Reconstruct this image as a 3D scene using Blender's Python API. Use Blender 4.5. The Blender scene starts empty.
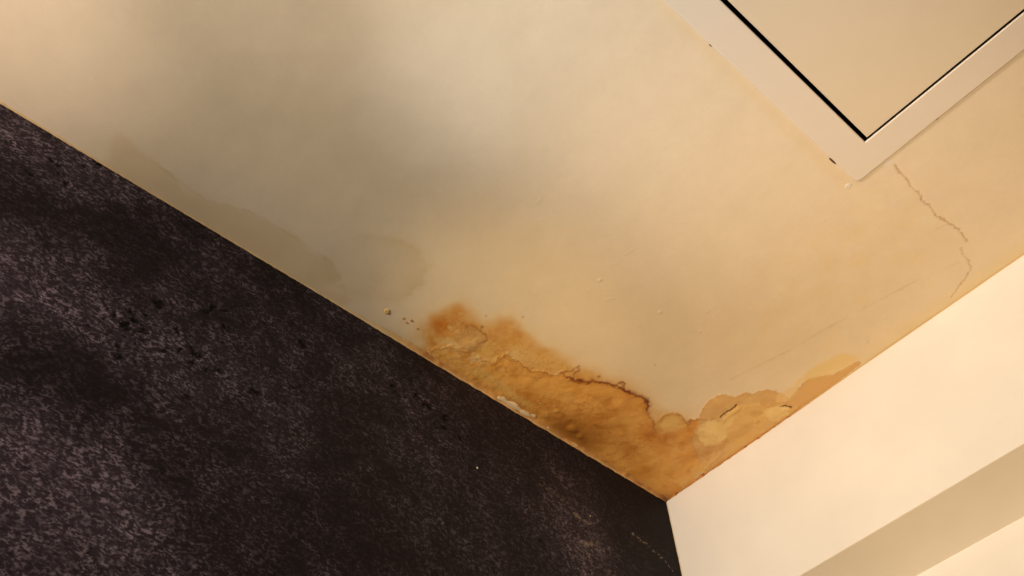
import bpy, bmesh, math, random, functools
import numpy as np
from mathutils import Matrix, Vector

random.seed(4)
SC = bpy.context.scene
COL = SC.collection

# ------------------------------------------------------------------ camera
H = 2.5                                              # ceiling height, metres
CAM = np.array([0.54889, -0.78561, H - 0.75])
ROT = np.array([[0.66099452, 0.74936168, -0.03928521],    # camera right
                [0.60856210, -0.50469782, 0.61231714],    # camera up
                [0.43901984, -0.42864576, -0.78963560]])  # camera back
FPX = 918.655
cd = bpy.data.cameras.new('camera')
cam = bpy.data.objects.new('camera', cd)
COL.objects.link(cam)
m = Matrix(ROT.T.tolist()).to_4x4()
m.translation = Vector(CAM.tolist())
cam.matrix_world = m
cd.sensor_width = 36.0
cd.lens = FPX / 1024 * 36.0
cd.clip_start = 0.02
SC.camera = cam

# ------------------------------------------------------------------ world, added spots, exposure
w = bpy.data.worlds.new('world')
SC.world = w
w.use_nodes = True
w.node_tree.nodes['Background'].inputs[0].default_value = (1.0, 0.8, 0.55, 1)
w.node_tree.nodes['Background'].inputs[1].default_value = 0.0
SC.view_settings.view_transform = 'Standard'
SC.view_settings.look = 'None'
SC.view_settings.gamma = 1.0
SC.view_settings.use_curve_mapping = False
SC.view_settings.exposure = 0.0


def spot(name, loc, aim, watts, col, angle, blend, radius):
    l = bpy.data.lights.new(name, 'SPOT')
    l.energy = watts
    l.color = col
    l.spot_size = math.radians(angle)
    l.spot_blend = blend
    l.shadow_soft_size = radius
    o = bpy.data.objects.new(name, l)
    COL.objects.link(o)
    o.location = loc
    o.rotation_euler = (Vector(aim) - Vector(loc)).to_track_quat('-Z', 'Y').to_euler()
    return o


Z = H
spot('wall_fill_spot', (0.256, -2.072, Z - .50), (0.36, 0.033, Z - .04), 130, (1.0, 0.855, 0.675), 41.5, 1.0, 0.06)  # added spot for the bulkhead, its cone leaves the left ceiling dim
spot('pool_fill_spot', (0.256, -1.236, Z - .781), (0.455, -0.45, Z), 32.5, (1.0, 0.92, 0.84), 30, 1.0, 0.03)  # added spot, makes the wide bright pool on the ceiling
spot('narrow_fill_spot', (0.43, -1.491, Z - 1.292), (0.116, -0.40, Z - .05), 45, (1.0, 0.70, 0.33), 9.7, 1.0, 0.03)  # added narrow spot, lifts the ceiling beside the stain
spot('cool_fill_spot', (0.47, -1.05, Z - .95), (0.243, -0.572, Z), 5.6, (0.84, 0.88, 1.0), 9.2, 1.0, 0.02)  # added spot for the cool pool next to the dim area
spot('top_fill_spot', (0.45, -1.45, Z - 1.1), (0.275, -0.735, Z), 11.0, (1.0, 0.80, 0.68), 11.0, 1.0, 0.03)  # added spot, brightens the ceiling at the top of the view
spot('end_fill_spot', (0.361, -1.781, Z - 1.229), (0.085, -1.0, Z), 79, (1.0, 0.79, 0.63), 17.5, 1.0, 0.04)  # added spot for the bright pool at the left end
spot('warm_fill_spot', (0.274, -0.837, Z - 1.56), (0.38, -0.03, Z - .10), 48, (1.0, 0.58, 0.19), 37.6, 1.0, 0.06)  # added warm spot from below for the ceiling and bulkhead underside


# ------------------------------------------------------------------ helpers
def ray(px, py):
    return np.array([(px - 512) / FPX, -(py - 288) / FPX, -1.0]) @ ROT


def on_ceiling(px, py):
    d = ray(px, py)
    p = CAM + d * ((H - CAM[2]) / d[2])
    return (p[0], p[1])


def on_dark(px, py):
    d = ray(px, py)
    p = CAM + d * (-CAM[0] / d[0])
    return (p[1], p[2])


def cpoly(pts):
    return np.array([on_ceiling(*p) for p in pts])


def dpoly(pts):
    return np.array([on_dark(*p) for p in pts])


def tag(o, label=None, cat=None, group=None, kind=None):
    if label: o['label'] = label
    if cat: o['category'] = cat
    if group: o['group'] = group
    if kind: o['kind'] = kind
    return o


def link(name, me, mat, parent=None):
    o = bpy.data.objects.new(name, me)
    COL.objects.link(o)
    if mat: me.materials.append(mat)
    if parent: o.parent = parent
    return o


def mesh(name, verts, faces, smooth=False):
    me = bpy.data.meshes.new(name)
    me.from_pydata([tuple(v) for v in verts], [], faces)
    me.update()
    if smooth:
        me.polygons.foreach_set('use_smooth', [True] * len(me.polygons))
    return me


def box_mesh(name, a, b, bevel=0.0):
    bm = bmesh.new()
    bmesh.ops.create_cube(bm, size=1.0)
    for v in bm.verts:
        v.co = [(a[i] + b[i]) / 2 + v.co[i] * (b[i] - a[i]) for i in range(3)]
    if bevel:
        bmesh.ops.bevel(bm, geom=bm.edges[:], offset=bevel, segments=2, affect='EDGES', profile=0.6)
    me = bpy.data.meshes.new(name)
    bm.to_mesh(me)
    bm.free()
    return me


RNG = np.random.default_rng(11)
PERM = np.concatenate([RNG.permutation(256)] * 2).astype(np.int32)
ANG = RNG.random(256) * 2 * np.pi
GX, GY = np.cos(ANG).astype(np.float32), np.sin(ANG).astype(np.float32)


def perlin(x, y):
    x = x.astype(np.float32); y = y.astype(np.float32)
    xi = np.floor(x).astype(np.int32); yi = np.floor(y).astype(np.int32)
    xf = x - xi; yf = y - yi
    xi &= 255; yi &= 255
    u = xf * xf * xf * (xf * (xf * 6 - 15) + 10)
    v = yf * yf * yf * (yf * (yf * 6 - 15) + 10)

    def g(ix, iy, dx, dy):
        h = PERM[PERM[ix & 255] + (iy & 255)]
        return GX[h] * dx + GY[h] * dy
    n0 = g(xi, yi, xf, yf) * (1 - u) + g(xi + 1, yi, xf - 1, yf) * u
    n1 = g(xi, yi + 1, xf, yf - 1) * (1 - u) + g(xi + 1, yi + 1, xf - 1, yf - 1) * u
    return (n0 * (1 - v) + n1 * v) * 1.5


def fbm(x, y, scale, octaves=4, off=0.0, rough=0.5):
    r = np.zeros(x.shape, np.float32); a = 1.0; t = 0
    for k in range(octaves):
        r += a * perlin(x * scale + off + k * 17.3, y * scale - off * 0.7 + k * 9.1)
        t += a; a *= rough; scale *= 2.03
    return r / t


def sstep(a, b, x):
    t = np.clip((x - a) / (b - a), 0, 1)
    return t * t * (3 - 2 * t)


def seg_dist(X, Y, pts, closed=False, nearest=False):
    d = np.full(X.shape, 1e9); n = len(pts); best = np.zeros(X.shape)
    for i in range(n if closed else n - 1):
        a = pts[i]; b = pts[(i + 1) % n]
        ex, ey = b - a
        L = ex * ex + ey * ey + 1e-12
        t = np.clip(((X - a[0]) * ex + (Y - a[1]) * ey) / L, 0, 1)
        q = np.hypot(X - a[0] - t * ex, Y - a[1] - t * ey)
        if nearest:
            best = np.where(q < d, (i + t) / (n - 1), best)
        d = np.minimum(d, q)
    return (d, best) if nearest else d


def inside(X, Y, pts):
    r = np.zeros(X.shape, bool); n = len(pts)
    for i in range(n):
        x0, y0 = pts[i]; x1, y1 = pts[(i + 1) % n]
        c = (y0 > Y) != (y1 > Y)
        r ^= c & (X < (x1 - x0) * (Y - y0) / (y1 - y0 + 1e-15) + x0)
    return r


def local(X, Y, pts, pad):
    lo = pts.min(0) - pad; hi = pts.max(0) + pad
    return (X > lo[0]) & (X < hi[0]) & (Y > lo[1]) & (Y < hi[1])


def poly_mask(X, Y, pts, soft_out, soft_in=0.0005, warp=None):
    """1 inside the outline, fading over soft_out metres outside"""
    out = np.zeros(X.shape)
    sel = local(X, Y, pts, soft_out + 0.02)
    x, y = X[sel], Y[sel]
    if warp is not None:
        x = x + warp[0][sel]; y = y + warp[1][sel]
    d = seg_dist(x, y, pts, True)
    s = np.where(inside(x, y, pts), -d, d)
    out[sel] = 1 - sstep(-soft_in, soft_out, s)
    return out


def poly_sd(X, Y, pts, warp=None, pad=0.06):
    out = np.full(X.shape, 1.0)
    sel = local(X, Y, pts, pad)
    x, y = X[sel], Y[sel]
    if warp is not None:
        x = x + warp[0][sel]; y = y + warp[1][sel]
    d = seg_dist(x, y, pts, True)
    out[sel] = np.where(inside(x, y, pts), -d, d)
    return out


def line_mask(X, Y, pts, width, warp=None, soft=0.6, vary=None):
    out = np.zeros(X.shape)
    sel = local(X, Y, pts, width * 4 + 0.01)
    x, y = X[sel], Y[sel]
    if warp is not None:
        x = x + warp[0][sel]; y = y + warp[1][sel]
    d = seg_dist(x, y, pts)
    wd = width if vary is None else width * np.clip(vary[sel], 0.05, 3)
    out[sel] = np.exp(-(d / wd) ** 2 / (2 * soft * soft))
    return out


def tensor_mesh(name, us, vs, place, zdisp=None, hole=None, flip=False):
    nu, nv = len(us), len(vs)
    U, V = np.meshgrid(us, vs, indexing='ij')
    co = place(U.ravel(), V.ravel(), zdisp.ravel() if zdisp is not None else 0.0)
    i = np.arange(nu * nv).reshape(nu, nv)
    q = np.stack([i[:-1, :-1], i[1:, :-1], i[1:, 1:], i[:-1, 1:]], -1)
    if hole is not None:
        uc = (us[:-1] + us[1:]) / 2; vc = (vs[:-1] + vs[1:]) / 2
        UC, VC = np.meshgrid(uc, vc, indexing='ij')
        keep = ~((UC > hole[0]) & (UC < hole[1]) & (VC > hole[2]) & (VC < hole[3]))
        q = q[keep]
    q = q.reshape(-1, 4)
    if flip: q = q[:, ::-1]
    nf = len(q)
    me = bpy.data.meshes.new(name)
    me.vertices.add(nu * nv)
    me.vertices.foreach_set('co', co.astype(np.float32).ravel())
    me.loops.add(nf * 4)
    me.loops.foreach_set('vertex_index', q.astype(np.int32).ravel())
    me.polygons.add(nf)
    me.polygons.foreach_set('loop_start', np.arange(0, nf * 4, 4, dtype=np.int32))
    me.polygons.foreach_set('use_smooth', np.ones(nf, bool))
    me.update(calc_edges=True)
    return me


def colour_attr(me, name, rgb):
    a = me.attributes.new(name, 'FLOAT_COLOR', 'POINT')
    n = len(rgb)
    a.data.foreach_set('color', np.concatenate([rgb, np.ones((n, 1))], 1).astype(np.float32).ravel())


def grade(lo, fine_lo, fine_hi, hi, step, coarse):
    p = [np.arange(fine_lo, fine_hi, step), np.array([fine_hi])]
    if lo < fine_lo: p.insert(0, np.linspace(lo, fine_lo, coarse, endpoint=False))
    if hi > fine_hi: p.append(np.linspace(fine_hi, hi, coarse + 1)[1:])
    return np.concatenate(p)


# ------------------------------------------------------------------ materials
def new_mat(name, rough=0.6, spec=0.3):
    mt = bpy.data.materials.new(name)
    mt.use_nodes = True
    nt = mt.node_tree
    b = nt.nodes['Principled BSDF']
    b.inputs['Roughness'].default_value = rough
    b.inputs['Specular IOR Level'].default_value = spec
    return mt, nt, b


def noise_node(nt, scale, detail=4, rough=0.55, mapping=None, distortion=0.0):
    n = nt.nodes.new('ShaderNodeTexNoise')
    n.inputs['Scale'].default_value = scale
    n.inputs['Detail'].default_value = detail
    n.inputs['Roughness'].default_value = rough
    n.inputs['Distortion'].default_value = distortion
    if mapping is None:
        tc = nt.nodes.new('ShaderNodeTexCoord')
        nt.links.new(tc.outputs['Object'], n.inputs['Vector'])
    else:
        nt.links.new(mapping, n.inputs['Vector'])
    return n


def map_range(nt, src, a, b, c, d):
    r = nt.nodes.new('ShaderNodeMapRange')
    for k, v in zip(('From Min', 'From Max', 'To Min', 'To Max'), (a, b, c, d)):
        r.inputs[k].default_value = v
    nt.links.new(src, r.inputs['Value'])
    return r.outputs['Result']


def mix_col(nt, mode, fac, a, b):
    n = nt.nodes.new('ShaderNodeMix')
    n.data_type = 'RGBA'; n.blend_type = mode
    for sock, val in ((n.inputs['Factor'], fac), (n.inputs['A'], a), (n.inputs['B'], b)):
        if isinstance(val, bpy.types.NodeSocket): nt.links.new(val, sock)
        else: sock.default_value = val
    return n.outputs['Result']


def paint(name, col, rough=0.6, bump=0.05, scale=220, attr=None, mottle=0.04, mottle_scale=9):
    mt, nt, b = new_mat(name, rough)
    if attr:
        a = nt.nodes.new('ShaderNodeAttribute'); a.attribute_name = attr
        src = a.outputs['Color']
    else:
        src = (*col, 1)
    n1 = noise_node(nt, mottle_scale, 5)
    g = map_range(nt, n1.outputs['Fac'], 0.3, 0.7, 1 - mottle, 1 + mottle)
    cc = nt.nodes.new('ShaderNodeCombineColor')
    for k in range(3): nt.links.new(g, cc.inputs[k])
    nt.links.new(mix_col(nt, 'MULTIPLY', 1.0, src, cc.outputs['Color']), b.inputs['Base Color'])
    n2 = noise_node(nt, scale, 3)
    bp = nt.nodes.new('ShaderNodeBump')
    bp.inputs['Strength'].default_value = bump
    bp.inputs['Distance'].default_value = 0.002
    nt.links.new(n2.outputs['Fac'], bp.inputs['Height'])
    nt.links.new(bp.outputs['Normal'], b.inputs['Normal'])
    return mt


CEIL = np.array([0.745, 0.645, 0.50])                # yellowed emulsion
M_ceiling = paint('stained_ceiling_paint', None, 0.62, 0.03, 260, 'paint_colour', 0.025, 30)
M_fillet = paint('stained_filler', None, 0.7, 0.25, 420, 'paint_colour', 0.06, 90)
M_white = paint('cream_wall_paint', (0.80, 0.785, 0.76), 0.6, 0.06, 240)
M_panel = paint('panel_paint', (0.71, 0.615, 0.475), 0.5, 0.03, 300, None, 0.012, 20)
M_frame = paint('frame_paint', (0.735, 0.66, 0.57), 0.5, 0.03, 300, None, 0.012, 20)
M_shaft = paint('dark_shaft_board', (0.045, 0.035, 0.028), 0.9)
M_floor = paint('floor_tile', (0.42, 0.36, 0.30), 0.5)
M_flake = paint('loose_paint', (0.72, 0.52, 0.20), 0.65, 0.1, 400, None, 0.08, 120)
M_flake_brown = paint('loose_brown_paint', (0.52, 0.30, 0.11), 0.65, 0.1, 400, None, 0.1, 120)
M_plaster = paint('bare_plaster', (0.76, 0.62, 0.42), 0.8, 0.2, 500, None, 0.06, 150)
M_split = paint('split_paint', (0.09, 0.05, 0.025), 0.9)
M_crumb = paint('white_crumb', (0.8, 0.78, 0.72), 0.8)

# ------------------------------------------------------------------ ceiling
PX0, PY1, FW = 0.44137, -0.20693, 0.0317            # access panel: outer left edge, near edge, frame width
PX1, PY0 = PX0 + 0.52, PY1 - 0.52
hole = (PX0 + 0.012, PX1 - 0.012, PY0 + 0.012, PY1 - 0.012)
us = np.unique(np.round(np.concatenate([grade(0.0, 0.0, 0.36, 0.36, 0.0009, 2), grade(0.36, 0.36, 0.72, 0.72, 0.0011, 2),
                                        np.linspace(0.72, 2.8, 40), hole[:2]]), 6))
vs = np.unique(np.round(np.concatenate([np.linspace(-3.2, -1.02, 40), np.arange(-1.02, -0.56, 0.0022),
                                        np.arange(-0.56, 0.0, 0.0009), [0.0], hole[2:]]), 6))
X, Y = np.meshgrid(us, vs, indexing='ij')
shape = X.shape
X = X.ravel(); Y = Y.ravel()
near = (X < 0.76) & (Y > -1.05)
xs, ys = X[near], Y[near]


def F(scale, octaves=4, off=0.0, rough=0.5):
    return fbm(xs, ys, scale, octaves, off, rough)


n_big = F(9, 4, 3.1)
n_mid = F(38, 4, 7.7)
n_fine = F(140, 3, 1.9)
n_vfine = F(420, 2, 5.5)
warpS = (F(110, 3, 21.0) * 0.0040, F(110, 3, 33.0) * 0.0040)       # ragged outlines
warpF = (F(260, 2, 41.0) * 0.0018, F(260, 2, 53.0) * 0.0018)       # hairline wobble
warpM = (F(150, 4, 21.0) * 0.0034 + warpF[0] * .8, F(150, 4, 33.0) * 0.0034 + warpF[1] * .8)
warpL = (F(28, 3, 61.0) * 0.010, F(28, 3, 71.0) * 0.010)           # cloudy outlines

tint = np.ones((len(xs), 3))
disp = np.zeros(len(xs))


def lay(mask, rgb):
    global tint
    k = np.clip(mask, 0, 1)[:, None]
    tint = tint * (1 - k) + k * np.array(rgb)


def stain(mask, rgb):
    """multiply: a transparent stain over what is there"""
    global tint
    k = np.clip(mask, 0, 1)[:, None]
    tint = tint * (1 - k + k * np.array(rgb))


def ellipse(cx, cy, pts_r, ang=0.0, n=22, jit=0.12):
    rx, ry = pts_r
    q = []
    for i in range(n):
        t = 2 * math.pi * i / n
        r = 1 + random.uniform(-jit, jit)
        a, b_ = rx * r * math.cos(t), ry * r * math.sin(t)
        q.append((cx + a * math.cos(ang) - b_ * math.sin(ang), cy + a * math.sin(ang) + b_ * math.cos(ang)))
    return cpoly(q)


# general yellowing of old paint
stain(0.5 + 0.5 * n_big, (1.0, 0.985, 0.95))
stain(np.exp(-((xs - on_ceiling(880, 240)[0]) ** 2 + (ys - on_ceiling(880, 240)[1]) ** 2) / 0.006) * (0.6 + n_mid), (1.0, 0.95, 0.82))
stain(np.exp(-((xs - on_ceiling(800, 320)[0]) ** 2 + (ys - on_ceiling(800, 320)[1]) ** 2) / 0.006) * (0.6 + n_mid), (0.99, 0.95, 0.86))
stain(sstep(0.03, 0.0, -ys + 0.0 * xs) * sstep(0.26, 0.34, xs) * (0.6 + 0.5 * n_mid), (0.97, 0.93, 0.74))

# old tide marks further along the dark wall
tideA = cpoly([(120, 135), (150, 158), (172, 176), (205, 200), (250, 212), (296, 238), (330, 262), (350, 300), (330, 320), (100, 190)])
stain(poly_mask(xs, ys, tideA, 0.004, 0.004, warpL) * 0.8, (0.93, 0.87, 0.76))
stain(line_mask(xs, ys, tideA[1:8], 0.0014, warpS) * (0.5 + n_mid), (0.9, 0.85, 0.75))
tideB = cpoly([(322, 262), (340, 243), (368, 235), (398, 239), (418, 250), (426, 266), (421, 284), (400, 300), (360, 296), (330, 285)])
sdB = poly_sd(xs, ys, tideB, warpS)
stain(np.where(sdB < 0, 0.35 + 0.65 * np.exp(sdB / 0.014), np.exp(-sdB / 0.0035)) * 0.95 * (.75 + .5 * n_mid) * sstep(-.58, -.48, ys), (0.88, 0.83, 0.70))
# pale scuffed plaster beside it
scuff = cpoly([(322, 286), (345, 276), (372, 284), (396, 290), (420, 312), (432, 326), (412, 334), (380, 322), (350, 304)])
lay(poly_mask(xs, ys, scuff, 0.006, 0.004, warpL) * (0.35 + 0.6 * sstep(-0.1, 0.3, n_mid)) * 0.8, (1.02, 0.98, 0.92))

# soft orange bleed above the main stain
halo = cpoly([(412, 338), (426, 326), (436, 316), (446, 309), (459, 306), (469, 316), (482, 323), (498, 319), (512, 321), (522, 332), (540, 346),
              (562, 358), (590, 370), (620, 380), (645, 392), (656, 408), (672, 414), (690, 420), (668, 500), (560, 440), (470, 385)])
sdH = poly_sd(xs, ys, halo, warpL)
stain(1 - sstep(-0.010, 0.030, sdH), (1.0, 0.93, 0.80))
lay((1 - sstep(-0.012, 0.012, sdH)) * (0.75 + 0.3 * n_mid), (0.90, 0.655, 0.335))
upper = cpoly([(416, 340), (427, 331), (436, 322), (446, 313), (459, 310), (468, 319), (484, 328), (500, 322), (514, 323), (524, 336), (534, 346), (548, 352), (570, 362),
               (584, 372), (600, 382), (585, 386), (556, 380), (520, 372), (495, 372), (560, 440), (470, 385), (430, 358)])
sdU = poly_sd(xs, ys, upper, warpL)
lay((1 - sstep(-0.012, 0.010, sdU)) * (0.78 + 0.35 * n_mid), (0.89, 0.60, 0.225))
stain((1 - sstep(-0.014, 0.006, sdU)) * sstep(-0.15, 0.4, F(55, 4, 83.0)) * 0.8, (0.84, 0.70, 0.52))
# saturated orange tips
for (cx, cy, r, a) in ((456, 315, (10, 8), .2), (441, 322, (8, 5), .5), (503, 331, (13, 9), .5), (452, 330, (20, 9), .4), (430, 336, (10, 7), .5)):
    e = ellipse(cx, cy, r, a)
    stain(poly_mask(xs, ys, e, 0.012, 0.004, warpL) * (0.6 + 0.8 * n_mid), (0.92, 0.74, 0.52))

# the main stain: everything on the corner side of the dark rim
rim = [(495, 363), (498, 358), (503, 357), (507, 353), (511, 359), (520, 362), (527, 368), (531, 371), (540, 371), (548, 374), (556, 375), (562, 372),
       (568, 377), (576, 380), (585, 382), (592, 381), (600, 382), (606, 383), (612, 384), (617, 386), (625, 390), (632, 393), (640, 396), (646, 399),
       (648, 404), (647, 410), (649, 416), (653, 420), (656, 424), (662, 417), (672, 413), (681, 416), (688, 424), (691, 419), (700, 418)]
main = cpoly([(430, 350), (450, 346), (468, 352), (482, 360)] + rim + [(705, 424), (712, 436), (722, 452), (668, 503), (560, 445), (470, 385), (430, 360)])
sdM = poly_sd(xs, ys, main, warpM)
softM = 0.0012 + 0.016 * sstep(-0.315, -0.365, ys)
mM = 1 - np.clip((sdM + softM) / (2 * softM), 0, 1)
mM = mM * mM * (3 - 2 * mM)
base = np.array([0.93, 0.59, 0.205])
lay(mM, base)
# cloudy variation inside
stain(mM * sstep(-0.05, 0.45, F(22, 4, 91.0)) * 0.9, (0.86, 0.74, 0.56))
stain(mM * sstep(0.0, 0.5, F(60, 4, 95.0)) * 0.7, (0.85, 0.74, 0.58))
lay(mM * sstep(0.1, 0.6, F(48, 4, 99.0)) * 0.5, (0.84, 0.57, 0.24))
stain(mM * np.exp(-np.maximum(-sdM, 0) / 0.004) * 0.45, (0.80, 0.62, 0.42))
# darker patches by the wall
for (cx, cy, r, a, k) in ((578, 433, (26, 8), .55, .95), (545, 412, (26, 8), .5, .35), (573, 434, (15, 5), .55, .8), (612, 440, (24, 9), .4, .4), (600, 420, (20, 10), .3, .25)):
    stain(poly_mask(xs, ys, ellipse(cx, cy, r, a), 0.022, 0.008, warpL) * k * mM, (0.66, 0.56, 0.40))
# lighter diagonal streak parallel with the wall
for pts, k in (([(478, 368), (496, 382), (516, 397), (528, 405)], .75), ([(452, 358), (470, 370), (486, 380)], .55)):
    lay(line_mask(xs, ys, cpoly(pts), 0.0045, warpS, 0.8) * k, (0.90, 0.68, 0.30))

# pinkish damp blister at the left tip with its dark rim
blis = cpoly([(462, 332), (470, 327), (480, 331), (486, 338), (484, 344), (477, 350), (466, 352), (456, 348), (455, 339)])
lay(poly_mask(xs, ys, blis, 0.004, 0.003, warpS) * 0.75, (0.80, 0.57, 0.30))
lay(poly_mask(xs, ys, ellipse(490, 349, (8, 9)), 0.004, 0.003, warpS) * 0.6, (0.92, 0.68, 0.30))
lay(poly_mask(xs, ys, ellipse(528, 358, (18, 7), .45), 0.006, 0.003, warpS) * 0.5, (0.93, 0.72, 0.38))
# pale ragged flakes of surviving paint
for (cx, cy, r, a, k) in ((450, 342, (7, 3.2), .2, .75), (456, 348, (3, 5), .1, .6), (474, 358, (5.5, 4.5), .3, .8), (515, 355, (7, 4), .4, .55), (445, 349, (4, 3), 0, .4),
                          (484, 361, (4, 3), .4, .4), (556, 372, (6, 2), .2, .4), (440, 341, (4, 3), .2, .5)):
    lay(poly_mask(xs, ys, ellipse(cx, cy, r, a, jit=.3), 0.0025, 0.001, warpS) * k, (0.97, 0.80, 0.48))

# paler crust behind the rim, right of the stain: lobes one over the other
def lobe(pts, rgb, k=1.0, soft=0.0008, rimk=0.5, warp=None):
    p = cpoly(pts) if not isinstance(pts, np.ndarray) else pts
    sd = poly_sd(xs, ys, p, warpF if warp is None else warp)
    msk = 1 - sstep(-soft, soft, sd)
    lay(msk * k, rgb)
    stain(np.exp(-np.abs(sd) / 0.0014) * rimk * msk, (0.78, 0.60, 0.42))
    return sd


TAN = (0.88, 0.66, 0.36)
sdR = lobe([(697, 425), (700, 414), (703, 407), (709, 400), (717, 395), (725, 394), (735, 397), (741, 394), (746, 392), (752, 394), (758, 391), (767, 389),
            (775, 391), (781, 393), (790, 399), (798, 408), (760, 440), (705, 475), (690, 440)], TAN, 1, .0008, .75)
lobe([(778, 408), (786, 403), (794, 393), (802, 384), (808, 379), (815, 377), (834, 374), (846, 367), (858, 361), (862, 363), (800, 412), (775, 424)], (0.87, 0.63, 0.33), 1, .0008, .3)
lay(poly_mask(xs, ys, cpoly([(797, 384), (808, 374), (822, 364), (838, 356), (848, 355), (856, 358), (850, 364), (834, 372), (814, 377), (803, 381)]), 0.006, 0.002, warpS) * .75, (1.0, 0.87, 0.46))
lay(poly_mask(xs, ys, cpoly([(776, 396), (790, 388), (798, 384), (796, 392), (788, 400), (776, 402)]), 0.003, 0.002, warpS) * .7, (1.0, 0.85, 0.52))
lobe([(654, 427), (657, 419), (663, 416), (668, 412), (675, 412), (681, 415), (685, 420), (687, 426), (680, 429), (676, 433), (667, 432), (662, 436), (656, 433)], (0.88, 0.64, 0.28), .8, .0014, .6, warpM)
lay(poly_mask(xs, ys, ellipse(669, 423, (9, 4.5), -.5), 0.004, 0.002, warpS) * .7, (0.95, 0.75, 0.37))
lay(poly_mask(xs, ys, cpoly([(724, 418), (730, 409), (742, 404), (758, 402), (768, 405), (766, 411), (750, 410), (738, 413), (730, 420)]), 0.002, 0.001, warpS) * .8, (1.0, 0.80, 0.40))
lobe(ellipse(744, 424, (26, 15), -.45), (0.94, 0.72, 0.355), .85, .0014, .35, warpS)
lobe(ellipse(712, 433, (15, 13), .1), (1.05, .93, 0.55), .85, .0012, .35, warpM)
lay(poly_mask(xs, ys, ellipse(724, 424, (10, 5), -.6), 0.002, 0.001, warpS) * .8, (1.0, 0.86, 0.46))
lobe(ellipse(776, 412, (13, 8), -.2), (1.02, 0.88, 0.52), .85, .001, .25, warpS)
lobe(ellipse(769, 403, (9, 5), .1), (0.86, 0.60, 0.28), .7, .001, .35, warpS)
lay(poly_mask(xs, ys, ellipse(699, 468, (11, 4.5), -.5), 0.0015, 0.001, warpS) * .85, (0.92, 0.67, 0.30))
for (cx, cy, r, a, k) in ((682, 482, (5, 3.5), -.5, .6), (690, 478, (6, 3), -.6, .5), (676, 450, (4, 2), -.3, .5), (739, 442, (5, 2.5), -.5, .5), (703, 476, (10, 2), -.65, .5),
                          (730, 456, (9, 2), -.65, .4), (662, 432, (3, 2), 0, .4), (672, 440, (5, 2), -.2, .35)):
    lay(poly_mask(xs, ys, ellipse(cx, cy, r, a, jit=.3), 0.0018, 0.001, warpS) * k, (0.92, 0.70, 0.32))
mR = np.maximum(mM, np.exp(-np.maximum(sdR, 0) / 0.002))
crust = (1 - sstep(-.001, .001, sdR))
stain(crust * sstep(-.1, .45, F(75, 4, 231.)) * .4, (.90, .80, .66))
lay(crust * sstep(.12, .5, F(95, 4, 237.)) * .5, (.97, .80, .46))
# brown mottling under the lobes
for (cx, cy, r, a, k) in ((650, 430, (10, 5), .2, .5), (645, 436, (8, 4), .0, .5), (664, 436, (10, 3), .1, .4), (630, 448, (6, 4), 0, .5), (690, 440, (14, 3), -.6, .4),
                          (695, 455, (14, 4), -.6, .45), (740, 432, (14, 3), -.6, .3), (660, 450, (10, 3), .3, .35), (716, 447, (12, 3), -.5, .5), (756, 413, (3, 1.5), 0, .5)):
    stain(poly_mask(xs, ys, ellipse(cx, cy, r, a, jit=.35), 0.006, 0.002, warpS) * k, (0.74, 0.56, 0.36))
veins = sstep(0.10, 0.0, np.abs(F(70, 3, 131.0))) * mM * sstep(-0.05, 0.35, F(14, 2, 137.0))
stain(veins * 0.55, (0.70, 0.52, 0.34))

upv = sstep(0.09, 0.0, np.abs(F(85, 3, 141.0))) * (1 - sstep(-.010, .004, sdU))
stain(upv * .5, (.74, .54, .34))
lay((1 - sstep(-.010, .004, sdU)) * sstep(.22, .42, F(90, 4, 147.)) * .55, (1.0, .80, .44))
# dark rims
vary = 0.75 + 1.3 * F(120, 3, 151.0)
strong = 0.72 + 0.5 * F(45, 2, 157.0)
RIM = (0.25, 0.085, 0.028)
cr = cpoly(rim)
stain(line_mask(xs, ys, cr[4:13], 0.0011, warpM, .7, vary) * strong * .9, (0.45, 0.27, 0.14))
lay(line_mask(xs, ys, cr[:8], 0.0011, warpM, .7, vary) * strong * .6, (0.46, 0.22, 0.07))
lay(line_mask(xs, ys, cr[12:26], 0.0017, warpM, .7, vary + .4) * strong * 1.3, RIM)
stain(line_mask(xs, ys, cr[12:27], 0.0045, warpM, .7) * .5, (0.72, 0.45, 0.25))
lay(line_mask(xs, ys, cr[25:], 0.0016, warpM, .7, vary) * strong * .65, (0.52, 0.24, 0.07))
for pts, wd, k in (([(566, 371), (572, 371), (580, 366), (578, 371), (573, 374), (574, 378), (579, 383)], .0011, .75), ([(562, 372), (567, 370), (572, 371)], .001, .7),
                   ([(617, 386), (618, 383), (621, 382), (624, 384), (624, 388)], .0012, 1.0), ([(474, 325), (477, 328), (481, 330)], .0012, .7),
                   ([(480, 331), (484, 334), (486, 338), (486, 341), (482, 343)], .0013, .8), ([(472, 326), (476, 329)], .0012, .5), ([(463, 322), (468, 328), (471, 330)], .0011, .4),
                   ([(654, 421), (653, 427), (655, 431)], .0016, .6), ([(688, 425), (690, 420), (698, 419)], .0018, .6), ([(700, 418), (708, 421), (714, 417)], .0013, .4),
                   ([(486, 341), (481, 343)], .0013, .7), ([(532, 376), (537, 379), (542, 377)], .0014, .3), ([(452, 349), (462, 355), (470, 361)], .001, .4)):
    lay(line_mask(xs, ys, cpoly(pts), wd, warpM, .7, vary + .2) * k, (0.40, 0.17, 0.055))
for (px, py, r, k) in ((599, 376.5, .0013, .9), (486, 316, .0008, .5), (482, 327, .0014, .8), (621, 383, .0016, .6), (646, 399, .0018, .6), (756, 421, .0016, .3), (523, 317, .0009, .5), (655, 365, .0007, .5)):
    c = on_ceiling(px, py)
    lay(np.exp(-((xs - c[0]) ** 2 + (ys - c[1]) ** 2) / (2 * r * r)) * k, (0.3, 0.16, 0.07))

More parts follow.
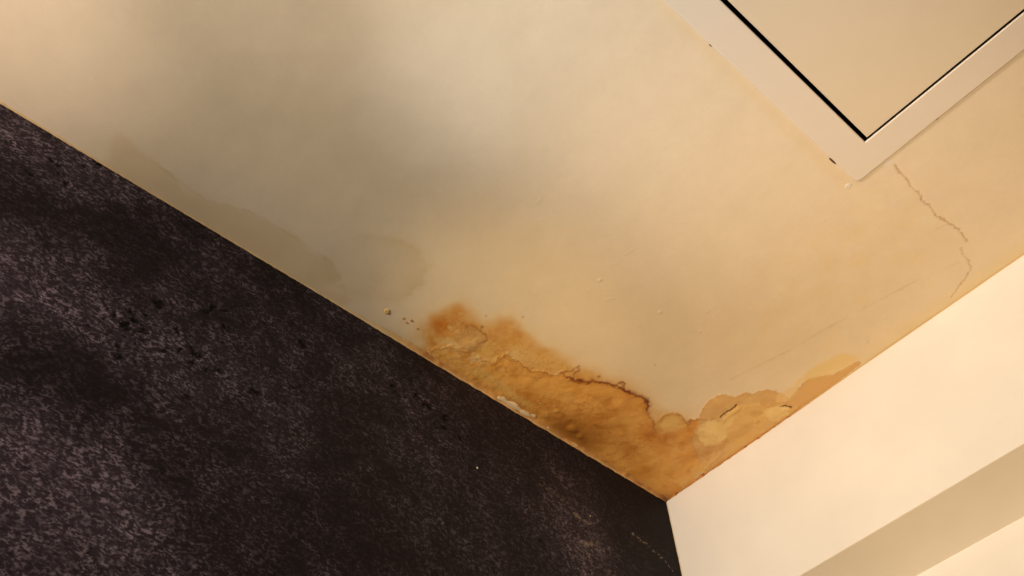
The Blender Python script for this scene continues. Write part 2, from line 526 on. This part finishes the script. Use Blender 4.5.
# open slits where the crust has split; the shade inside is painted dark
for pts, wd in (([(721, 417), (724, 414), (728, 411), (732, 409), (736, 405)], .0013), ([(781, 406), (786, 406), (791, 407)], .0011), ([(798, 411), (801, 409)], .0010)):
    sl = line_mask(xs, ys, cpoly(pts), wd, warpF, .7, 0.9 + F(200, 2, 221.))
    lay(sl, (0.05, 0.03, 0.015))
    disp += sl * .002
    disp -= .0009 * line_mask(xs, ys, cpoly([(x + 2.5, y + 3) for x, y in pts]), .003, warpF)
# brown staining along both joints, darker into the corner
stain(np.exp(-xs / 0.004) * sstep(-0.50, -0.40, ys) * 0.55, (0.80, 0.58, 0.34))
lay(np.exp(-(xs / 0.007) ** 2) * sstep(-0.46, -0.40, ys) * (.6 + .5 * n_mid), (0.70, 0.42, 0.18))
lay(np.exp(-(ys / 0.005) ** 2) * sstep(0.20, 0.05, xs) * (.75 + .6 * n_mid), (0.66, 0.37, 0.11))
stain(np.exp(-(xs ** 2 + ys ** 2) / 0.0002) * .8, (0.45, 0.34, 0.25))
stain(np.exp(-(ys / 0.0018) ** 2) * sstep(0.30, 0.22, xs) * (.5 + n_fine), (0.5, 0.36, 0.2))
stain(np.exp(-(ys / 0.0015) ** 2) * sstep(0.26, 0.34, xs) * .6, (0.8, 0.7, 0.45))

# hairline cracks between the hatch and the wall
crack = cpoly([(893, 162), (898, 170), (904, 176), (908, 180), (911, 187), (918, 192), (921, 196), (922, 200), (929, 205), (933, 210), (936, 216), (943, 219), (950, 224), (957, 228), (962, 233), (967, 241)])
fork = cpoly([(961, 248), (963, 254), (969, 261), (971, 269), (966, 278), (958, 288), (952, 297)])
spur = cpoly([(936, 230), (943, 226), (950, 224)])
cm = line_mask(xs, ys, crack, 0.0010, warpF, .6, .85 + .7 * F(90, 2, 171.)) * .9
cm = np.maximum(cm, line_mask(xs, ys, fork, 0.0011, warpF, .6, .8 + .7 * F(90, 2, 173.)) * .6)
cm = np.maximum(cm, line_mask(xs, ys, spur, 0.0009, warpF, .6) * .3)
stain(cm, (0.66, 0.48, 0.34))
disp += cm * 0.0006
seam = cpoly([(730, 380), (790, 350), (838, 322), (880, 300), (925, 276), (960, 262)])
stain(line_mask(xs, ys, seam, 0.0012, warpF, .8) * (.35 + n_mid), (0.86, 0.80, 0.68))
# filler smears round the hatch corner
for (cx, cy, r, a, k) in ((893, 160, (8, 4), -.6, .5), (870, 200, (16, 6), .2, .3), (850, 188, (7, 3), .3, .6), (905, 190, (10, 8), 0, .2), (880, 215, (20, 8), .2, .2)):
    lay(poly_mask(xs, ys, ellipse(cx, cy, r, a, jit=.3), 0.006, 0.002, warpS) * k, (1.05, 1.02, 0.92))
stain(poly_mask(xs, ys, cpoly([(664, 0), (760, 94), (850, 184), (846, 188), (755, 100), (658, 4)]), .008, .002, warpS) * .35, (0.97, 0.90, 0.72))  # yellowish dirt plus the frame's soft shadow, painted along its left edge

# relief: old roller work, blisters, lifted crust
disp += n_fine * 0.00003 + n_mid * 0.00010 + n_big * 0.0005
disp += -mM * (0.0004 + 0.0008 * F(75, 4, 201.)) * sstep(0.0, 0.006, -sdM)
disp += -np.exp(-(sdM / 0.0022) ** 2) * 0.0007
disp += -sstep(0.0012, -0.0012, sdR) * 0.0006
for (cx, cy, r, h) in ((572, 428, .0055, .0028), (545, 414, .006, .0012), (556, 411, .003, .001), (580, 436, .004, .0016), (600, 280, .002, .0005), (700, 332, .0015, .0006), (660, 312, .002, .0005), 
                       (470, 345, .009, .0015), (712, 433, .011, .0012), (744, 424, .016, .0012), (720, 404, .012, .0014), (776, 412, .009, .0012), (866, 342, .003, .0005), (885, 318, .002, .0006), (756, 421, .003, .0012)):
    c = on_ceiling(cx, cy)
    disp += -h * np.exp(-(((xs - c[0]) ** 2 + (ys - c[1]) ** 2) / (r * r)) ** 1.5)
# short scrape ridges
for k in range(26):
    px, py = random.uniform(480, 900), random.uniform(200, 350)
    a = random.uniform(-.9, .1); L = random.uniform(4, 14)
    p = cpoly([(px, py), (px + L * math.cos(a), py + L * math.sin(a))])
    disp += -line_mask(xs, ys, p, 0.0012, warpF) * random.uniform(.0001, .00022)
disp *= sstep(0.0, 0.0015, xs) * sstep(0.0, 0.0015, -ys)
flat = 1 - (sstep(PX0 - .006, PX0, xs) * sstep(PY1 + .006, PY1, ys))
disp *= flat

tint *= (1 + 0.02 * n_fine + 0.02 * n_vfine)[:, None]
rgb = np.tile(CEIL, (len(X), 1))
rgb[near] = CEIL * tint
D = np.zeros(len(X)); D[near] = disp
me = tensor_mesh('ceiling', us, vs, lambda U, V, Z: np.stack([U, V, H + Z], 1), D.reshape(shape), hole, True)
colour_attr(me, 'paint_colour', np.clip(rgb, 0.005, 0.95))
ceiling = tag(link('ceiling', me, M_ceiling), 'cream ceiling with a brown water stain spreading from the corner', kind='structure')

# ------------------------------------------------------------------ dark wall
yy = np.unique(np.round(np.concatenate([np.linspace(-3.2, -1.02, 30), np.arange(-1.02, 0, .0014), [0.0, 0.11]]), 6))
zz = np.unique(np.round(np.concatenate([np.linspace(0, H - .50, 20), np.arange(H - .50, H, .0014), [H]]), 6))
A, Bz = np.meshgrid(yy, zz, indexing='ij')
shp = A.shape
A = A.ravel(); Bz = Bz.ravel()
sel = (A > -1.04) & (Bz > H - .52)
a_, b_ = A[sel], Bz[sel]
bright = np.full(len(A), 0.30); red = np.full(len(A), 0.5); pits = np.zeros(len(A))


def blob(px, py, r, k):
    c = on_dark(px, py)
    return k * np.exp(-((a_ - c[0]) ** 2 + (b_ - c[1]) ** 2) / (r * r))


wl = fbm(a_, b_, 14, 4, 301.) ; wl2 = fbm(a_, b_, 40, 4, 307.)
zb = np.full(len(a_), 0.22) + .16 * sstep(-.35, -.8, a_) - .16 * sstep(-.16, -.02, a_)  # last term paints the corner's shade into the stone tone
for (px, py, r, k) in ((0, 480, .09, .75), (60, 540, .08, .45), (30, 420, .05, .35), (110, 500, .06, .30), (0, 260, .06, .35), (40, 300, .05, .30), (80, 150, .06, .30), (130, 170, .05, .22), (10, 130, .04, .30),
                       (60, 375, .045, -.55), (40, 400, .05, -.25), (30, 205, .03, -.4), (130, 420, .06, -.25), (100, 225, .04, -.35), (150, 250, .05, -.15), (175, 290, .05, -.12), (80, 345, .04, -.15), (130, 345, .05, .28), (160, 360, .05, .22), (220, 350, .07, .12),
                       (350, 370, .07, .10), (280, 400, .05, .14), (200, 470, .07, -.1), (300, 530, .07, -.05), (330, 420, .04, -.14), (370, 410, .03, -.12), (580, 550, .035, .42), (560, 510, .03, .2), (590, 515, .012, .3),
                       (600, 545, .02, .3), (620, 480, .05, -.30), (500, 420, .04, -.12), (650, 520, .03, -.18), (270, 280, .04, -.15), (330, 330, .04, -.12), (430, 470, .05, .03), (480, 540, .05, .02), (390, 545, .05, -.1)):
    zb += blob(px, py, r, k)
zb += (0.34 * wl + 0.30 * wl2) * (.5 + .8 * sstep(-.2, -.7, a_))
zr = np.clip(0.5 + 0.5 * fbm(a_, b_, 9, 3, 311.) + blob(60, 250, .14, .3) - blob(250, 380, .12, .35), 0, 1)
pt = np.zeros(len(a_))
wp = (fbm(a_, b_, 150, 3, 321.) * .006, fbm(a_, b_, 150, 3, 331.) * .006)


def dell(cx, cy, rx, ry, ang):
    return dpoly([(cx + rx * math.cos(t) * math.cos(ang) - ry * math.sin(t) * math.sin(ang), cy + rx * math.cos(t) * math.sin(ang) + ry * math.sin(t) * math.cos(ang)) for t in np.linspace(0, 2 * math.pi, 14, endpoint=False)])


for (cx, cy, rx, ry, an) in ((158.5, 304.5, 5, 3.4, .7), (120, 357, 6, 2.4, .6), (196, 354, 6, 3, .8), (192, 348, 3, 2, .5), (126, 326, 6, 3.5, .4), (115, 314, 5, 2, .7), (134, 321, 4, 2, .5), (140, 331, 6, 1.2, .2), (106, 308, 3, 1.6, 0),
                             (104, 321, 3, 1.2, .3), (213, 308, 4, 2.5, -.3), (207, 312, 3, 2, .2), (226, 312, 3, 1.5, 0), (227, 328, 3, 2, .6), (119, 346, 3, 2, 0), (165, 352, 3, 1.4, .1), (181, 350, 1.6, 1.6, 0), (192, 363, 2.4, 2, 0), (206, 370, 2.6, 1.6, .2),
                             (219, 371, 3.5, 1.8, .2), (258, 392, 4, 2.2, .4), (254, 391, 4, 1.4, 0), (300, 387, 1.6, 1.5, 0), (337, 363, 3, 1.4, -.4), (302, 344, 4, 2.4, .8), (305, 349, 2.6, 2, .3), (294, 388, 3, 1, 0), (394, 386, 3, 1.6, .3),
                             (428, 406, 3.6, 2.2, .5), (417, 396, 3, 2, .6), (445, 417, 3.6, 3, .9), (418, 428, 3, 2, .3), (444, 428, 3, 2, .3), (434, 424, 2.5, 1.6, .1), (425, 404, 2, 3, 0), (460, 438, 3, 1.4, .9), (90, 554, 2.6, 2, .2),
                             (66, 183, 5, 1.6, .55), (58, 165, 4, 2, .2), (51, 160, 2.4, 1.8, .3), (28, 172, 3.6, 1.2, .5), (84, 165, 2.4, 1.6, 0), (98, 163, 2, 1.6, 0), (60, 174, 3, 1, .5), (394, 392, 2, 1, 0), (575, 533, 2, 1.2, .4), (540, 540, 2, 1, 0),
                             (178, 331, 2, 1.2, .3), (147, 316, 2, 1.4, .3), (110, 332, 2, 1.3, .2), (130, 312, 2.5, 1.2, .8), (186, 397, 2, 1.2, 0), (286, 404, 2, 1, 0)):
    pt = np.maximum(pt, poly_mask(a_, b_, dell(cx, cy, rx, ry, an), .0018, .001, wp))
pt *= sstep(-.75, -.15, fbm(a_, b_, 330, 2, 337.))
pt = np.maximum(pt, .8 * sstep(.42, .52, fbm(a_, b_, 210, 2, 339.)) * np.clip(blob(125, 325, .05, 1) + blob(210, 350, .05, .8) + blob(430, 415, .03, 1) + blob(290, 375, .06, .5) + blob(60, 165, .06, .7), 0, 1))
scr = np.zeros(len(a_))
for pts, wd, k in (([(632, 533), (640, 540), (648, 546), (655, 551), (660, 556), (668, 564), (674, 574)], .0010, .9), ([(575, 514), (582, 520), (590, 524)], .0020, .8), ([(580, 541), (588, 546), (592, 543)], .0018, .6),
                   ([(584, 552), (590, 556), (586, 560)], .0016, .5), ([(540, 484), (556, 494), (570, 504)], .0022, .25), ([(596, 535), (602, 560), (612, 576)], .003, .25), ([(552, 470), (560, 478), (566, 488)], .0018, .25)):
    scr = np.maximum(scr, line_mask(a_, b_, dpoly(pts), wd, wp, .7, .55 + 1.6 * fbm(a_, b_, 220, 2, 341.)) * k)
bright[sel] = zb; red[sel] = zr; pits[sel] = pt
scrat = np.zeros(len(A)); scrat[sel] = scr
me = tensor_mesh('wall_left', yy, zz, lambda U, V, Z: np.stack([U * 0 - Z, U, V], 1), (pits * .0008).reshape(shp))
colour_attr(me, 'stone_shade_zones', np.stack([np.where(bright < .2, .1 + .1 * np.exp((bright - .2) / .1), np.minimum(bright, 1.3)) - .1 * np.exp(-np.clip(-A, 0, 9) / .12), red, pits], 1))  # red channel: stone tone with painted shade, deepest at the corner
sa = me.attributes.new('scratch', 'FLOAT', 'POINT')
sa.data.foreach_set('value', scrat.astype(np.float32))

mt, nt, b = new_mat('dark_stone_wallpaper', 0.75, 0.15)
tc = nt.nodes.new('ShaderNodeTexCoord')
mp = nt.nodes.new('ShaderNodeMapping')
mp.inputs['Scale'].default_value = (1, 0.72, 1.12)
mp.inputs['Rotation'].default_value = (math.radians(-12), 0, 0)
nt.links.new(tc.outputs['Object'], mp.inputs['Vector'])
at = nt.nodes.new('ShaderNodeAttribute'); at.attribute_name = 'stone_shade_zones'
sp = nt.nodes.new('ShaderNodeSeparateColor')
nt.links.new(at.outputs['Color'], sp.inputs['Color'])
n1 = noise_node(nt, 230, 3, .6, mp.outputs['Vector'], .7)         # flecks
n3 = noise_node(nt, 480, 2, .5, mp.outputs['Vector'], .3)         # grain
n2 = noise_node(nt, 60, 4, .6, mp.outputs['Vector'], .6)          # clusters


def math_node(op, x, y):
    n = nt.nodes.new('ShaderNodeMath'); n.operation = op
    for s, v in zip(n.inputs, (x, y)):
        if isinstance(v, bpy.types.NodeSocket): nt.links.new(v, s)
        else: s.default_value = v
    return n.outputs[0]


mixn = math_node('ADD', math_node('MULTIPLY', n1.outputs['Fac'], .6), math_node('MULTIPLY', n3.outputs['Fac'], .4))
fleck = map_range(nt, mixn, .49, .61, 0, 1)
clus = map_range(nt, n2.outputs['Fac'], .34, .66, .15, 1.25)
amt = math_node('MULTIPLY', math_node('MULTIPLY', fleck, clus), sp.outputs['Red'])
body = mix_col(nt, 'MIX', sp.outputs['Green'], (0.0085, 0.0072, 0.0088, 1), (0.0115, 0.0082, 0.0118, 1))
lift = mix_col(nt, 'MIX', math_node('MULTIPLY', sp.outputs['Red'], .60), body, (0.080, 0.060, 0.090, 1))
flk = mix_col(nt, 'MIX', sp.outputs['Green'], (0.280, 0.250, 0.320, 1), (0.400, 0.320, 0.440, 1))
c1 = mix_col(nt, 'MIX', amt, lift, flk)
dk = map_range(nt, mixn, .34, .46, .55, 0)
c2 = mix_col(nt, 'MIX', dk, c1, (0.008, 0.006, 0.0065, 1))
c3 = mix_col(nt, 'MIX', sp.outputs['Blue'], c2, (0.002, 0.0015, 0.0015, 1))
as_ = nt.nodes.new('ShaderNodeAttribute'); as_.attribute_name = 'scratch'
c4 = mix_col(nt, 'MIX', as_.outputs['Fac'], c3, (0.33, 0.27, 0.21, 1))
nt.links.new(c4, b.inputs['Base Color'])
bp = nt.nodes.new('ShaderNodeBump'); bp.inputs['Strength'].default_value = .25; bp.inputs['Distance'].default_value = .001
nt.links.new(n1.outputs['Fac'], bp.inputs['Height']); nt.links.new(bp.outputs['Normal'], b.inputs['Normal'])
wall_left = tag(link('wall_left', me, mt), 'dark brown stone effect wall with pale flecks and black pits', kind='structure')

# ------------------------------------------------------------------ white wall with its bulkhead, floor, far walls
DROP, DEEP = 0.18987, 0.09875
wr = tag(link('wall_right', box_mesh('wall_right', (0, DEEP, 0), (2.8, DEEP + .1, H - DROP + .02)), M_white), 'cream painted wall set back below the bulkhead', kind='structure')
bk = link('bulkhead', box_mesh('bulkhead', (0.0, 0.0, H - DROP), (2.8, DEEP + .1, H + .01), 0.0012), M_white, wr)
bk['label'] = 'cream painted bulkhead boxed along the top of the wall'
tag(link('floor', box_mesh('floor', (-.05, -3.2, -.05), (2.85, DEEP, 0)), M_floor), 'plain floor of the room', kind='structure')
tag(link('wall_back', box_mesh('wall_back', (0, -3.3, 0), (2.8, -3.2, H)), M_white), 'cream painted wall opposite the bulkhead', kind='structure')
tag(link('wall_far', box_mesh('wall_far', (2.8, -3.2, 0), (2.9, DEEP, H)), M_white), 'cream painted wall opposite the dark wall', kind='structure')


# ------------------------------------------------------------------ filler beads along the two ceiling joints and the wall corner
def bead(name, length, n, place, width, drop, colour, mat, kindlabel, prof=6):
    """quarter-hollow bead of filler: t runs along the joint, u across the ceiling, d down the wall"""
    ts = np.linspace(0, length, n)
    verts, cols = [], []
    for t in ts:
        wd, dr = width(t), drop(t)
        for k in range(prof + 1):
            f = k / prof * math.pi / 2
            u = wd * (1 - math.sin(f)) ** .85
            d = dr * (1 - math.cos(f)) ** .85
            verts.append(place(t, u + 0.0002, d + 0.0002))
            cols.append(colour(t, k / prof))
    faces = []
    s = prof + 1
    for i in range(n - 1):
        for k in range(prof):
            faces.append((i * s + k, i * s + k + 1, (i + 1) * s + k + 1, (i + 1) * s + k))
    me = mesh(name, verts, faces, True)
    colour_attr(me, 'paint_colour', np.clip(np.array(cols), .004, .95))
    return tag(link(name, me, mat), kindlabel, kind='structure')


@functools.lru_cache(None)
def n1d(t, s, off, o=3):
    return float(fbm(np.array([t]), np.array([off * 1.37]), s, o, off)[0])


def ss(a, b, x):
    t = min(max((x - a) / (b - a), 0), 1)
    return t * t * (3 - 2 * t)


C0 = CEIL


def dark_w(t):
    k = ss(.52, .40, t)
    return max(.0010, .0014 + k * (.0052 + .004 * n1d(t, 30, 3)) + .0010 * n1d(t, 110, 5))


def dark_d(t):
    return max(.0006, .0014 + ss(.52, .40, t) * (.0012 + .0016 * n1d(t, 60, 8)) + .0009 * n1d(t, 170, 9))


def dark_c(t, f):
    wet = ss(.47, .38, t)
    old = C0 * np.array([.97, .86, .62]) * (1 + .1 * n1d(t, 25, 4))
    br = C0 * np.array([.76, .46, .19]) * (1 + .55 * n1d(t, 45, 6) + .35 * n1d(t, 160, 7))
    pale = C0 * np.array([1.0, .80, .50])
    c = old * (1 - wet) + br * wet
    if f > .55: c = c * .5 + pale * .5 * (1 - .7 * ss(.12, .0, t)) + c * .35 * ss(.12, .0, t)
    g = ss(.15, .4, n1d(t, 22, 31)) * wet * (.7 if f < .7 else .2)
    c = c * (1 - g) + C0 * np.array([.46, .22, .08]) * g
    c = c * (.35 + .65 * ss(.0, .016, t))
    return c


bead('trim_1', 1.6, 1300, lambda t, u, d: (u, -t, H - d), dark_w, dark_d, dark_c, M_fillet, 'cracked bead of filler along the dark wall and ceiling joint')


def white_w(t):
    return max(.0006, .0012 + ss(.30, .10, t) * (.0020 + .0022 * n1d(t, 60, 13)) + .0006 * n1d(t, 180, 14))


def white_d(t):
    return max(.0003, .0008 + ss(.30, .15, t) * (.0006 + .0014 * n1d(t, 120, 15)))


def white_c(t, f):
    wet = ss(.30, .16, t)
    old = C0 * np.array([.90, .78, .50])
    br = C0 * np.array([.66, .37, .12]) * (1 + .4 * n1d(t, 70, 16))
    c = old * (1 - wet) + br * wet
    g = ss(.1, .5, n1d(t, 130, 17)) * wet
    c = c * (1 - g * np.array([.5, .7, .8]))
    c = c * (.45 + .55 * ss(.0, .012, t))
    return c


bead('trim_2', 1.4, 1100, lambda t, u, d: (t, -u, H - d), white_w, white_d, white_c, M_fillet, 'thin brown edged bead of filler along the bulkhead and ceiling joint')
bead('trim_3', DROP - .004, 180, lambda t, u, d: (d, -u, H - .003 - t), lambda t: max(.0003, .0010 + .0008 * n1d(t, 90, 23)), lambda t: max(.0003, .0011 + .0008 * n1d(t, 120, 24)),
     lambda t, f: np.array([.74, .66, .52]) * (.55 if f < .25 else 1), M_fillet, 'cream paint line where the bulkhead meets the dark wall')


# ------------------------------------------------------------------ loose paint on the ceiling (parts of the ceiling)
def chip(name, px, py, r, mat, zoff=.0005, squash=.5, n=9, parent=None, stretch=1.0, ang=0.0):
    """irregular lump or crumb"""
    c = on_ceiling(px, py)
    bm = bmesh.new()
    bmesh.ops.create_icosphere(bm, subdivisions=2, radius=1)
    for v in bm.verts:
        k = 1 + random.uniform(-.3, .3)
        x, y, z = v.co * k
        x *= stretch
        xr = x * math.cos(ang) - y * math.sin(ang); yr = x * math.sin(ang) + y * math.cos(ang)
        v.co = (c[0] + xr * r, c[1] + yr * r, H - zoff + z * r * squash)
    me = bpy.data.meshes.new(name)
    bm.to_mesh(me); bm.free()
    return link(name, me, mat, parent or ceiling)


# bare plaster chips along the dark wall
for (px, py, r, s) in ((503, 399, .0035, 2.4), (513, 405, .0040, 2.8), (524, 412, .0034, 2.6), (533, 415, .0022, 2.0), (548, 427, .0014, 1.6), (574, 444, .0016, 3.6), (586, 452, .0015, 4.0), (600, 461, .0013, 2.0), (617, 470, .0012, 1.5),
                       (455, 378, .0018, 1.6), (432, 359, .0014, 2.5)):
    chip('plaster_chip', px, py, r, M_plaster, .0008, .22, stretch=s, ang=-math.pi / 2)
chip('paint_chip', 387, 311, .0030, M_flake, .0006, .3)
for (px, py, r) in ((403, 318, .0013), (406, 322, .0012), (411, 320, .0014), (417, 328, .0011), (572, 429, .0022), (540, 403, .0009)):
    chip('paint_chip', px, py, r, M_flake_brown if px < 500 else M_flake, .0006, .5)
for (px, py, r) in ((477, 468, .0011), (590, 516, .0008)):
    cz = on_dark(px, py)
    bm = bmesh.new(); bmesh.ops.create_icosphere(bm, subdivisions=1, radius=r)
    for v in bm.verts: v.co = (v.co.x * .6 + .0004, v.co.y + cz[0], v.co.z * 1.4 + cz[1])
    me = bpy.data.meshes.new('paint_speck'); bm.to_mesh(me); bm.free()
    link('paint_speck', me, M_crumb, wall_left)


# ------------------------------------------------------------------ access panel in the ceiling
def rring(x0, x1, y0, y1, r, z, n=5):
    pts = []
    for cx, cy, a0 in ((x1 - r, y1 - r, 0), (x0 + r, y1 - r, 90), (x0 + r, y0 + r, 180), (x1 - r, y0 + r, 270)):
        for k in range(n + 1):
            a = math.radians(a0 + 90 * k / n)
            pts.append((cx + r * math.cos(a), cy + r * math.sin(a), z))
    return pts


def ring_mesh(name, rings, cap=False, closed=False):
    verts = [p for r in rings for p in r]
    n = len(rings[0]); faces = []
    m_ = len(rings)
    for i in range(m_ if closed else m_ - 1):
        j = (i + 1) % m_
        for k in range(n):
            faces.append((i * n + k, i * n + (k + 1) % n, j * n + (k + 1) % n, j * n + k))
    if cap:
        faces.append(tuple(range((m_ - 1) * n, m_ * n)))
    me = mesh(name, verts, faces)
    bm = bmesh.new(); bm.from_mesh(me)
    bmesh.ops.recalc_face_normals(bm, faces=bm.faces[:])
    bm.to_mesh(me); bm.free()
    return me


ap = bpy.data.objects.new('access_panel', None)
COL.objects.link(ap)
ap.location = ((PX0 + PX1) / 2, (PY0 + PY1) / 2, H)
tag(ap, 'cream painted square access hatch set in the ceiling', 'access panel')
bpy.context.view_layer.update()


def apart(name, me, mat):
    o = link(name, me, mat)
    o.parent = ap
    o.matrix_parent_inverse = ap.matrix_world.inverted()
    return o


def fr(o, z, r):        # ring inset by o from the outer frame edge
    return rring(PX0 + o, PX1 - o, PY0 + o, PY1 - o, max(r - o, .0006), z)


PR = .0016              # how far the frame stands proud
apart('frame', ring_mesh('frame', [fr(0, H - .0002, .006), fr(.0004, H - PR * .55, .006), fr(.0016, H - PR, .006), fr(FW - .0006, H - PR, .004), fr(FW, H - PR + .0006, .004),
                                   fr(FW, H - PR + .0016, .004), fr(.016, H - PR + .0018, .004), fr(.016, H + .022, .004), fr(.014, H + .022, .004), fr(.014, H + .001, .004)], closed=True), M_frame)
GAP = .0040


def dr(o, z):           # door ring: the gap is a little tighter on the side facing the bulkhead
    return rring(PX0 + FW + GAP + o, PX1 - FW - GAP - o, PY0 + FW + GAP + o, PY1 - FW - GAP * .75 - o, .0006, z)


apart('door', ring_mesh('door', [dr(.006, H + .018), dr(0, H - PR + .0016), dr(0, H - PR + .0005), dr(.0006, H - PR - .0001)], cap=True), M_panel)
apart('shaft', ring_mesh('shaft', [fr(.014, H + .0225, 0), fr(.014, H + .12, 0), fr(.016, H + .12, 0)], cap=True), M_shaft)
# dents and lumps where the frame was painted in
chip('paint_crack', 832, 160.5, .0011, M_split, .0004, .3, stretch=4.6, ang=-math.pi / 2)
chip('paint_crack', 937, 118.5, .0009, M_split, .0003, .3, stretch=1.8, ang=0)
chip('paint_crack', 710.5, 45, .0008, M_split, .0003, .3, stretch=1.8, ang=-math.pi / 2)
chip('filler_lump', 848, 186, .0030, M_frame, .0000, .14, stretch=1.3)
chip('filler_lump', 889, 163, .0040, M_frame, -.0003, .16, stretch=1.8, ang=.3)
